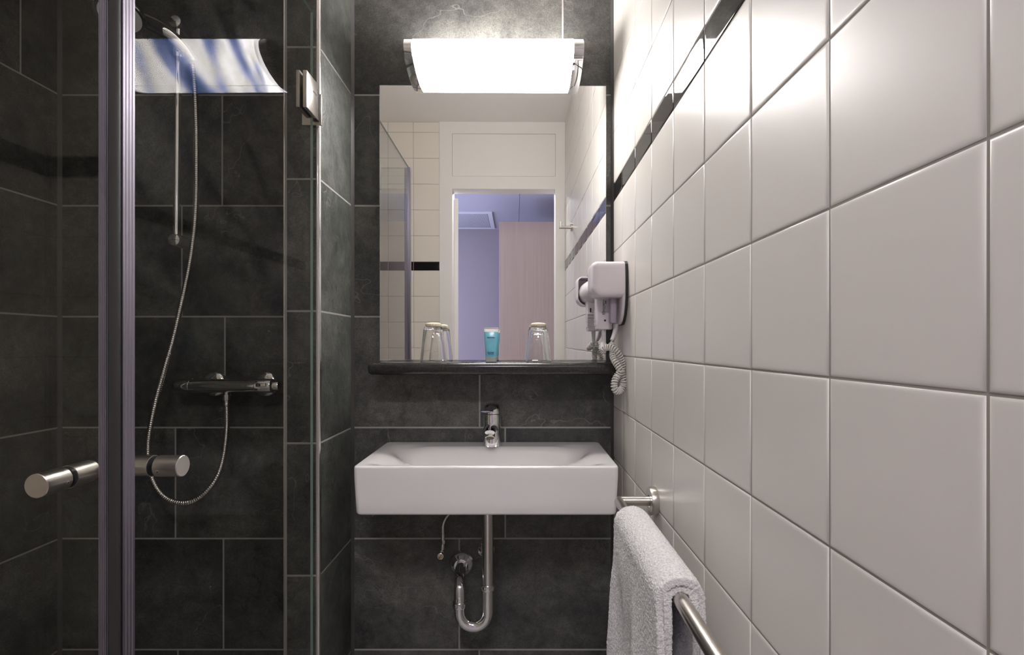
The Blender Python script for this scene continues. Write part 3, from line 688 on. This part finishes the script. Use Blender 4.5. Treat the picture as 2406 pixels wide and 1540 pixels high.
def towel():
    from mathutils import noise as mn
    ya, yb = 0.588, 0.853; TH = 0.0046
    # cross-section centre line: front flap bottom -> over the rail -> wall flap bottom
    def section(off):
        c = []
        r = RR+0.0015+off
        zb = RZ-0.50; n = 95
        for k in range(n): z = zb+(RZ-zb)*k/n; c.append((-r, z-RZ, 0))
        for k in range(31): a = PI-PI*k/30; c.append((r*math.cos(a), r*math.sin(a), 1))
        for k in range(1, n): z = RZ-(RZ-zb)*k/n; c.append((r, z-RZ, 2))
        return c
    bm = B(); NY = 96
    for layer in (0, 1):
        base = section(0.0055+layer*0.0085)
        n = len(base)
        def pos(i, j, side):
            dx, dz, kind = base[i]; v = j/NY; s = 0.5-v
            dn = -dz if dz < 0 else 0.0       # how far below the rail
            L = 0.0048*side
            # folds grow downwards
            y = ya+(yb-ya)*v
            f = smooth(dn/0.25)
            wob = 0.0075*f*math.sin(v*9.5+1.0+dn*5) + 0.0045*f*math.sin(v*21+dn*9+2*layer)
            nn = mn.noise(Vector((y*14, dz*10, 3+kind)))*0.0032*min(1, dn/0.03)
            sgn = -1 if kind == 0 else 1
            if kind == 1:
                k = 1+L/max(1e-4, math.hypot(dx, dz)); x, z = dx*k, dz*k
            else: x, z = dx+sgn*L, dz
            if kind == 0: x += -0.001*smooth(dn/0.30)-0.002*f+wob*1.0+nn + 0.006*smooth(dn/0.1)*v*0
            elif kind == 2: x += 0.006*f*0.3+wob*0.5+nn
            yy = y + (0.010*smooth(dn/0.5)*(v-0.5)*2) + (layer*0.0006 if v < 0.5 else 0)
            # hem rolls and small sag at both side edges
            e = min(v, 1-v)
            z += 0.0 if dn > 0 else -0.0025*(1-smooth(e/0.06))
            yy += 0.0022*math.sin(dz*60+layer*2)*(1-smooth(e/0.1))
            if v > 0.5 and dn > 0.22 and kind == 0: yy -= 0.10*smooth((dn-0.22)/0.25)*smooth((v-0.6)/0.4)*0.35
            q = mn.noise(Vector((x*260+yy*330, yy*300, z*330+layer*9)))*0.00085
            return (RX+x+sgn*q*(0.6 if kind != 1 else 0), yy, RZ+z+(q if kind == 1 else 0))
        go = [[bm.verts.new(pos(i, j, 1)) for j in range(NY+1)] for i in range(n)]
        gi = [[bm.verts.new(pos(i, j, -1)) for j in range(NY+1)] for i in range(n)]
        for i in range(n-1):
            for j in range(NY):
                bm.faces.new((go[i][j], go[i+1][j], go[i+1][j+1], go[i][j+1]))
                bm.faces.new((gi[i][j], gi[i][j+1], gi[i+1][j+1], gi[i+1][j]))
        for i in range(n-1):
            bm.faces.new((go[i][0], gi[i][0], gi[i+1][0], go[i+1][0])); bm.faces.new((go[i][NY], go[i+1][NY], gi[i+1][NY], gi[i][NY]))
        for j in range(NY):
            bm.faces.new((go[0][j], go[0][j+1], gi[0][j+1], gi[0][j])); bm.faces.new((go[-1][j], gi[-1][j], gi[-1][j+1], go[-1][j+1]))
    bmesh.ops.recalc_face_normals(bm, faces=bm.faces)
    o = obj('bath_towel', bm, M['towel'], angle=180)
    tag(o, 'white terry towel folded double over the steel rail', 'towel')
    tex = bpy.data.textures.new('terry', 'CLOUDS'); tex.noise_scale = 0.0022; tex.noise_depth = 1
    s = o.modifiers.new('fine', 'SUBSURF'); s.levels = 1; s.render_levels = 2; s.subdivision_type = 'SIMPLE'
    d = o.modifiers.new('loops', 'DISPLACE'); d.texture = tex; d.strength = 0.0025; d.mid_level = 0.5
towel()

# ------------------------------------------------------------------ shower: rail, hand shower, mixer
def shower():
    # rail
    top = at(419.5, 60, 1.352); bot = at(414.5, 563, 1.352)
    t = thing('shower_rail', 'slim vertical chrome riser rail on the slate shower wall', 'shower rail', (bot.x, D, 1.45))
    obj('rail_bar', add_tube(B(), [top, bot], 0.0085, 24), M['chrome'], t)
    for (px, py, ang) in ((410, 49, 0), (407, 563, 1)):
        p = at(px, py, 1.338); bm = B()
        add_lathe(bm, [(0.0001, -0.002), (0.010, -0.0012), (0.0155, 0.001), (0.0172, 0.005), (0.0176, 0.012), (0.0176, D-p.y-0.0006)], p, (0, 1, 0), 36)
        b = obj('wall_bracket', bm, M['chrome'], t)
    p = at(407, 563, 1.3355); obj('cover_slot', add_box(B(), p.x-0.007, p.x+0.006, p.y-0.0005, p.y+0.002, p.z-0.0006, p.z+0.0006), M['black'], t)
    sl = at(421, 122, 1.345)
    bm = B(); add_tube(bm, [sl+Vector((0, 0, -0.018)), sl+Vector((0, 0, 0.018))], 0.0145, 24); add_tube(bm, [sl, sl+Vector((0.03, -0.035, 0.0))], 0.009, 20)
    obj('slider', bm, M['chrome'], t)
    # hand shower
    hb = at(456, 140, 1.290)
    t = thing('hand_shower', 'chrome hand shower with ribbed metal hose hanging on the riser rail', 'shower head', tuple(hb))
    p = catmull([hb, at(432, 112, 1.27), at(385, 72, 1.235), at(345, 50, 1.20), at(312, 36, 1.165)], 8); n = len(p)
    obj('handle', add_tube(B(), p, [0.0105+0.0055*math.sin(PI*min(1, i/(n-1)*0.9))+0.002*(i/(n-1)) for i in range(n)], 24), M['chrome'], t)
    hc = at(283, 30, 1.12); ax = Vector((0.18, -0.35, -0.92)).normalized()
    obj('head', add_lathe(B(), [(0.0001, -0.026), (0.02, -0.024), (0.036, -0.014), (0.046, -0.002), (0.0485, 0.006), (0.0475, 0.010), (0.0455, 0.0115)], hc, ax, 44), M['chrome'], t)
    obj('spray_plate', add_lathe(B(), [(0.0452, 0.0), (0.030, 0.0015), (0.0001, 0.002)], hc+ax*0.011, ax, 40), M['tube_white'], t)
    # hose
    pts = [(452, 150, 1.295), (455, 172, 1.30), (458, 210, 1.31), (460, 260, 1.32), (461.5, 330, 1.325), (461.5, 430, 1.325), (459, 510, 1.325), (453, 570, 1.325), (442, 640, 1.32), (426, 715, 1.315), (406, 800, 1.305), (386, 870, 1.30), (368, 935, 1.295), (355, 995, 1.29), (348, 1050, 1.29), (352, 1105, 1.29), (367, 1145, 1.29), (392, 1172, 1.29), (424, 1182, 1.29), (458, 1176, 1.295), (490, 1150, 1.30), (513, 1115, 1.31), (526, 1070, 1.325), (533, 1010, 1.34), (533, 947, 1.345)]
    path = resample(catmull([at(*q) for q in pts], 14), 0.00135)
    rr_ = [(0.0066, 0.0071, 0.0066, 0.0058)[i % 4] for i in range(len(path))]
    obj('shower_hose', add_tube(B(), path, rr_, 14), M['hose'], t, angle=180)
    # mixer
    y = 1.345; a = at(414, 907, y); b = at(662, 907, y); z = a.z
    t = thing('shower_mixer', 'chrome horizontal thermostatic shower mixer bar on the slate wall', 'shower mixer', ((a.x+b.x)/2, D, z))
    r = 0.0185; x0, x1 = a.x, b.x
    k0 = x0+0.041; k1 = at(604, 907, y).x
    obj('mixer_body', add_lathe(B(), [(0.0001, 0), (r, 0.0), (r, k1-k0)], (k0, y, z), (1, 0, 0), 44), M['chrome'], t)
    kb = add_lathe(B(), [(0.0001, 0), (0.010, 0.0005), (0.0155, 0.004), (r-0.0003, 0.010), (r+0.0003, k0-x0-0.0012), (r-0.001, k0-x0-0.0004), (0.001, k0-x0-0.0004)], (x0, y, z), (1, 0, 0), 44)
    obj('flow_knob', kb, M['chrome'], t)
    for xx in (k0, k1): obj('collar_ring', add_lathe(B(), [(r-0.0005, -0.0011), (r+0.0011, -0.0008), (r+0.0011, 0.0008), (r-0.0005, 0.0011)], (xx, y, z), (1, 0, 0), 44, caps=(False, False)), M['chrome_soft'], t)
    kn = obj('temperature_knob', add_lathe(B(), [(0.001, 0.0004), (r-0.001, 0.0004), (r+0.0003, 0.0012), (r+0.0003, 0.040), (r-0.002, 0.044), (0.0135, 0.046), (0.0135, 0.058), (0.012, 0.061), (0.001, 0.062)], (k1, y, z), (1, 0, 0), 44), M['chrome'], t)
    bx = k1+0.010
    sub('stop_button_frame', add_box(B(), bx-0.004, bx+0.024, y-r-0.0018, y-r+0.006, z-0.0015, z+0.0085, 0.002, 3), M['chrome'], kn)
    sub('stop_button', add_box(B(), bx+0.006, bx+0.010, y-r-0.0024, y-r+0.004, z+0.0012, z+0.006, 0.0008, 2), M['dark'], kn)
    text_mesh('temperature_mark', '38', 0.0065, Matrix.Translation((k1+0.0065, y-r*0.955, z-0.0085)) @ Matrix.Rotation(PI/2-0.45, 4, 'X'), M['print'], kn, 0.0012, sub_of=True)
    for px in (507, 628):
        xw = at(px, 905, D).x
        bm = B(); add_lathe(bm, [(0.036, 0), (0.0357, 0.004), (0.033, 0.009), (0.026, 0.013), (0.018, 0.0145), (0.0155, 0.0145), (0.0155, D-y-0.004)], (xw, D-0.0005, z), (0, -1, 0), 44)
        obj('wall_rosette', bm, M['chrome'], t)
    xo = at(533, 907, y).x
    obj('hose_outlet', add_lathe(B(), [(0.009, 0), (0.009, 0.006), (0.0115, 0.007), (0.0118, 0.010), (0.0112, 0.022), (0.0085, 0.0235), (0.0080, 0.030), (0.0090, 0.032), (0.0085, 0.036)], (xo, y, z-r+0.002), (0, 0, -1), 32), M['chrome_soft'], t)
shower()

# ------------------------------------------------------------------ shower doors
GX, GY = -0.4827, 0.600; GT = 0.003; GTOP = 1.921
def door_handle(axis, c, parent, hole):
    r = 0.0140; ax = Vector(axis); c = Vector(c); L = 0.0350
    for s in (1, -1):
        bm = B()
        add_lathe(bm, [(0.0001, 0.0), (r-0.0002, 0.0), (r, 0.0003), (r, L-GT-0.0011), (r-0.0008, L-GT-0.0004), (0.0005, L-GT-0.0004)], c+ax*s*(GT+0.0006+0*L), ax*s, 44)
        h = obj('handle_knob', bm, M['steel'], parent)
        e = c+ax*s*(L-0.0002)
        bm = B(); add_lathe(bm, [(r-0.0009, 0.0), (r-0.0012, 0.0003), (0.0001, 0.0004)], e, ax*s, 44); sub('end_face', bm, M['steel_face'], h)
        if s == hole[0]:
            d = Vector(hole[1]).normalized(); q = c+ax*s*0.0105+d*(r-0.0008)
            bm = B(); add_lathe(bm, [(0.0017, 0), (0.0017, 0.0011), (0.0011, 0.0012), (0.0011, 0.0004)], q, d, 16); sub('grub_screw', bm, M['chrome_soft'], h)
            bm = B(); add_lathe(bm, [(0.0010, 0), (0.0001, 0.0001)], q+d*0.0011, d, 12); sub('screw_socket', bm, M['black'], h)
        bm = B(); add_lathe(bm, [(r-0.0010, 0), (r-0.0006, 0.0007), (0.0005, 0.0007)], c+ax*s*GT, ax*s, 40); sub('washer', bm, M['dark'], h)
def ribs(x0, x1, y0, y1, axis, face, n, z1):
    """solid extrusion with shallow ribs on the outward face"""
    bm = B(); pts = []
    if axis == 'x':      # ribs run along z, face looks to -y at y0
        for k in range(n):
            a = x0+(x1-x0)*k/n; b = x0+(x1-x0)*(k+1)/n; d = (b-a)
            pts += [(a+d*0.12, y0), (a+d*0.62, y0-0.0003), (a+d*0.80, y0+0.0006), (b-d*0.02, y0+0.0006)]
        pts += [(x1, y1), (x0, y1)]
    else:                # face looks to +x at x1
        for k in range(n):
            a = y0+(y1-y0)*k/n; b = y0+(y1-y0)*(k+1)/n; d = (b-a)
            pts += [(x1, a+d*0.12), (x1+0.0003, a+d*0.62), (x1-0.0006, a+d*0.80), (x1-0.0006, b-d*0.02)]
        pts += [(x0, y1), (x0, y0)]
    add_rings(bm, [[(a, b, z) for a, b in pts] for z in (0.012, z1)]); bmesh.ops.recalc_face_normals(bm, faces=bm.faces)
    return bm
def hinge(z, parent):
    h0, h1 = z-0.041, z+0.041
    bm = B(); add_box(bm, GX+GT+0.0002, GX+GT+0.0095, 1.095, 1.150, h0, h1, 0.0012, 2)
    h = obj('hinge', bm, M['steel'], parent)
    sub('hinge_back_plate', add_box(B(), GX-GT-0.0085, GX-GT-0.0002, 1.095, 1.150, h0, h1, 0.001, 2), M['steel'], h)
    sub('wall_plate', add_box(B(), GX-0.034, GX+GT+0.0095, 1.1755, YP-0.0005, h0-0.004, h1-0.012, 0.001, 2), M['steel'], h)
    sub('pivot_block', add_box(B(), GX-0.007, GX+0.007, 1.150, 1.176, h0+0.004, h1-0.004, 0.001, 2), M['dark'], h)
    sub('plate_slot', add_box(B(), GX+GT+0.0088, GX+GT+0.0099, 1.128, 1.150, z+0.010, z+0.0125), M['black'], h)
def shower_doors():
    t = thing('shower_door', 'clear hinged glass shower door beside the partition, showing the lamp reflection', 'shower door', (GX, 0.9, 0))
    bm = B(); add_box(bm, GX-GT, GX+GT, 0.607, 1.150, 0.012, GTOP)
    for f in bm.faces:
        if abs(f.normal.x) < 0.5: f.material_index = 1
    bm.normal_update()
    for f in bm.faces: f.material_index = 0 if abs(f.normal.x) > 0.5 else 1
    obj('glass_pane', bm, [M['glass_pane'], M['glass_edge']], t, smooth=False)
    obj('edge_profile', ribs(GX-0.0046, GX+0.0090, 0.5925, 0.6120, 'y', 1, 4, GTOP), M['alu'], t, angle=15)
    obj('magnet_seal', add_box(B(), GX-0.004, GX+0.0078, 0.5870, 0.5923, 0.012, GTOP, 0.0015, 2), M['dark'], t)
    door_handle((1, 0, 0), (GX, 0.660, 0.990), t, (1, (0.0, -0.93, -0.30)))
    for z in (1.716, 0.30): hinge(z, t)
    t = thing('shower_door', 'clear hinged glass shower door at the left, across the shower front', 'shower door', (-0.8, GY, 0))
    bm = B(); add_box(bm, XLR+0.012, -0.493, GY-GT, GY+GT, 0.012, GTOP); bm.normal_update()
    for f in bm.faces: f.material_index = 0 if abs(f.normal.y) > 0.5 else 1
    obj('glass_pane', bm, [M['glass_pane'], M['glass_edge']], t, smooth=False)
    obj('edge_profile', ribs(-0.5007, -0.4905, GY-0.0100, GY+0.0060, 'x', 1, 4, GTOP), M['alu'], t, angle=15)
    obj('magnet_seal', add_box(B(), -0.4903, -0.4878, GY-0.008, GY+0.005, 0.012, GTOP, 0.001, 2), M['glass_edge'], t)
    obj('wall_profile', add_box(B(), XLR+0.0005, XLR+0.016, GY-0.010, GY+0.010, 0.0, GTOP, 0.001, 1), M['alu'], t)
    door_handle((0, 1, 0), (-0.550, GY, 0.990), t, (-1, (0.98, 0, -0.18)))
shower_doors()

# ------------------------------------------------------------------ hair dryer and its wall holder
def dryer():
    YC = 1.297
    t = thing('hair_dryer_holder', 'white plastic wall holder with a rounded hood and dark gasket beside the mirror', 'holder', (XR, YC, 1.29))
    side = [(0.0, 1.3600), (0.055, 1.3600), (0.072, 1.3575), (0.080, 1.350), (0.0835, 1.335), (0.085, 1.300), (0.084, 1.270), (0.079, 1.247), (0.068, 1.226), (0.052, 1.210), (0.034, 1.2025), (0.0, 1.2015)]
    outl = [(YC-a, z) for a, z in side] + [(YC+a, z) for a, z in side[-2:0:-1]]
    cz = 1.285
    def ring(x, k): return [(x, YC+(y-YC)*k, cz+(z-cz)*k) for y, z in outl]
    bm = B(); add_rings(bm, [ring(XR-0.0004, 1.0), ring(XR-0.0065, 1.0), ring(XR-0.0068, 0.99)]); bmesh.ops.recalc_face_normals(bm, faces=bm.faces)
    obj('gasket', bm, M['dark'], t)
    bm = B(); add_rings(bm, [ring(XR-0.0069, 0.985), ring(XR-0.008, 0.992), ring(XR-0.011, 0.975), ring(XR-0.0130, 0.95), ring(XR-0.0138, 0.90)]); bmesh.ops.recalc_face_normals(bm, faces=bm.faces)
    obj('back_shell', bm, M['plastic'], t)
    bm = B(); add_box(bm, 0.2270, 0.2420, YC-0.045, YC-0.015, 1.206, 1.272, 0.003, 2); obj('cradle_rib', bm, M['plastic_in'], t)
    # hood: open towards the mirror
    X0, X1, Z0, Z1 = 0.1740, 0.2560, 1.2690, 1.3572
    def rrect(ins, y):
        pts = []; x0, x1, z0, z1 = X0+ins, X1-ins*0.1, Z0+ins, Z1-ins
        for (cx_, cz_, r, a0) in ((x0, z0, 0.026, PI), (x1, z0, 0.006, 1.5*PI), (x1, z1, 0.004, 0), (x0, z1, 0.015, 0.5*PI)):
            r = max(r-ins, 0.002)
            cxx = cx_+r if a0 in (PI, 0.5*PI) else cx_-r; czz = cz_+r if a0 in (PI, 1.5*PI) else cz_-r
            for k in range(9): a = a0+PI/2*k/8; pts.append((cxx+r*math.cos(a), y, czz+r*math.sin(a)))
        return pts
    bm = B()
    add_rings(bm, [rrect(0.018, 1.2128), rrect(0.012, 1.2132), rrect(0.0075, 1.2145), rrect(0.0042, 1.2168), rrect(0.0018, 1.2205), rrect(0.0005, 1.2260), rrect(0, 1.234), rrect(0, 1.286), rrect(0.0008, 1.2875), rrect(0.0026, 1.2875), rrect(0.0032, 1.286), rrect(0.0032, 1.222)])
    bmesh.ops.recalc_face_normals(bm, faces=bm.faces)
    obj('hood', bm, M['plastic'], t)
    # strain relief of the holder cord
    pr = catmull([at(1447, 762, 1.285), at(1446, 775, 1.283), at(1442, 790, 1.28), at(1438, 800, 1.275)], 8); pr = resample(pr, 0.0011)
    obj('strain_relief', add_tube(B(), pr, [0.0062-0.0016*i/len(pr)+(0.0011 if i % 2 else 0) for i in range(len(pr))], 16), M['plastic'], t, angle=180)

    t = thing('hair_dryer', 'white hair dryer with a coiled cord hanging in its wall holder', 'hair dryer', (0.2215, 1.31, 1.19))
    bx, bz, br = 0.2125, 1.3080, 0.0345
    bm = B(); add_lathe(bm, [(0.001, 0), (0.022, 0.001), (0.029, 0.006), (br, 0.02), (br+0.0005, 0.06), (br, 0.088), (0.0305, 0.103), (0.0262, 0.117), (0.0240, 0.123), (0.0225, 0.124), (0.0220, 0.121)], (bx, 1.240, bz), (0.04, 1, 0), 48)
    obj('barrel', bm, M['plastic'], t)
    bm = B()
    for k in range(5): r = 0.0035+0.0042*k; add_lathe(bm, [(r, 0), (r, 0.0018), (r+0.0016, 0.0018), (r+0.0016, 0)], (bx+0.0048, 1.3595, bz), (0.04, 1, 0), 32, caps=(False, False))
    for k in range(4):
        a = PI*k/4; d = Vector((math.cos(a), 0, math.sin(a)))*0.021; c = Vector((bx+0.0048, 1.361, bz)); add_tube(bm, [c-d, c+d], 0.0007, 6)
    add_lathe(bm, [(0.0221, 0), (0.0001, 0.0005)], (bx+0.0047, 1.3575, bz), (0.04, 1, 0), 32)
    obj('intake_grille', bm, M['dark'], t)
    # handle
    def hr(z, x0, x1, y0, y1, r=0.005):
        pts = []
        for cx_, cy_, a0 in ((x0+r, y0+r, PI), (x1-r, y0+r, 1.5*PI), (x1-r, y1-r, 0), (x0+r, y1-r, 0.5*PI)):
            for k in range(6): a = a0+PI/2*k/5; pts.append((cx_+r*math.cos(a), cy_+r*math.sin(a), z))
        return pts
    bm = B(); add_rings(bm, [hr(1.1915, 0.2025, 0.2370, 1.2945, 1.334), hr(1.1930, 0.2003, 0.2390, 1.2925, 1.3355), hr(1.196, 0.1995, 0.2395, 1.2915, 1.336),
                            hr(1.22, 0.1985, 0.2390, 1.2900, 1.333), hr(1.25, 0.1975, 0.2375, 1.2895, 1.331), hr(1.285, 0.1965, 0.2370, 1.2895, 1.330)])
    bmesh.ops.recalc_face_normals(bm, faces=bm.faces)
    hd = obj('handle', bm, M['plastic'], t)
    bm = B()
    for k in range(10): z = 1.2025+0.0042*k; add_box(bm, 0.1968, 0.2150, 1.3285, 1.3372, z, z+0.0022, 0.0007, 1); add_box(bm, 0.1979, 0.2000, 1.304, 1.332, z, z+0.0022, 0.0006, 1)
    sub('grip_ribs', bm, M['plastic'], hd)
    sub('switch', add_box(B(), 0.2050, 0.2085, 1.330, 1.3355, 1.247, 1.259, 0.0006, 1), M['black'], hd)
    sub('hook_hole', add_lathe(B(), [(0.0027, 0), (0.0001, 0.0002)], at(1421.5, 753.5, 1.2898), (0, -1, 0), 20), M['black'], hd)
    lb = at(1421, 722, 1.2893)
    sub('rating_label', add_box(B(), lb.x-0.0052, lb.x-0.0006, 1.2890, 1.2900, lb.z-0.0195, lb.z+0.0185), M['label_grey'], hd, smooth=False)
    rot = Matrix.Rotation(-PI/2, 4, 'Y')
    mt = Matrix.Translation((lb.x-0.0026, 1.2886, lb.z+0.0075)) @ Matrix.Rotation(PI/2, 4, 'Y') @ Matrix.Rotation(PI/2, 4, 'X')
    text_mesh('ce_mark', 'CE', 0.0056, mt, M['print'], hd, 0.0002, sub_of=True)
    bm = B(); c = Vector((lb.x-0.0026, 1.2884, lb.z-0.0148)); ring_ = [c+Vector((math.cos(a), 0, math.sin(a)))*0.0041 for a in [2*PI*k/28 for k in range(29)]]
    add_tube(bm, ring_, 0.00035, 6); d = Vector((1, 0, -1)).normalized()*0.0041; add_tube(bm, [c-d, c+d], 0.0003, 6)
    for dx, dz, wx, wz_ in ((0.001, 0.0, 0.0003, 0.004), (0.0030, 0.0125, 0.0011, 0.0042), (-0.0016, -0.0072, 0.0010, 0.0002)): add_box(bm, lb.x-0.0005+dx-wx, lb.x-0.0005+dx+wx, 1.2884, 1.2890, lb.z+dz-wz_, lb.z+dz+wz_)
    sub('crossed_circle_mark', bm, M['print'], hd)
    # cord: smooth relief + coils
    sr = [at(1418.5, 773, 1.31), at(1418.5, 785, 1.31), at(1419, 800, 1.31), at(1419, 806, 1.31)]
    obj('cord_sleeve', add_tube(B(), catmull(sr, 4), [0.0066-0.0016*i/12 for i in range(13)], 16), M['plastic'], t)
    P = [(1419, 806, 1.31), (1417, 820, 1.275), (1424, 817, 1.262), (1438, 818, 1.25), (1450, 828, 1.243), (1458, 842, 1.243), (1462, 858, 1.245), (1461, 872, 1.248), (1463, 885, 1.245), (1466, 897, 1.243), (1464, 908, 1.243), (1458, 917, 1.24),
         (1450, 920, 1.232), (1444, 914, 1.226), (1443, 905, 1.225), (1445, 894, 1.227), (1450, 884, 1.231), (1457, 873, 1.229), (1452, 862, 1.231), (1445, 850, 1.236), (1440, 838, 1.246), (1440, 825, 1.26), (1438, 812, 1.27), (1438, 800, 1.275)]
    path = resample(catmull([at(*q) for q in P], 12), 0.0002)
    out = []; T0 = (path[1]-path[0]).normalized(); u, v = frame_from(T0); ph = 0.0; n = len(path); s = 0
    for i, p in enumerate(path):
        T1 = (path[min(n-1, i+1)]-path[max(0, i-1)]).normalized(); q = T0.rotation_difference(T1); u = q @ u; v = q @ v; T0 = T1
        e = min(i/(n*0.03), (n-1-i)/(n*0.03), 1.0)
        ph += 2*PI*0.0002/0.0058
        out.append(p+(u*math.cos(ph)+v*math.sin(ph))*0.0070*e)
    out = resample(out, 0.0019)
    obj('coiled_cord', add_tube(B(), out, 0.00185, 10), M['cord'], t, angle=180)
dryer()
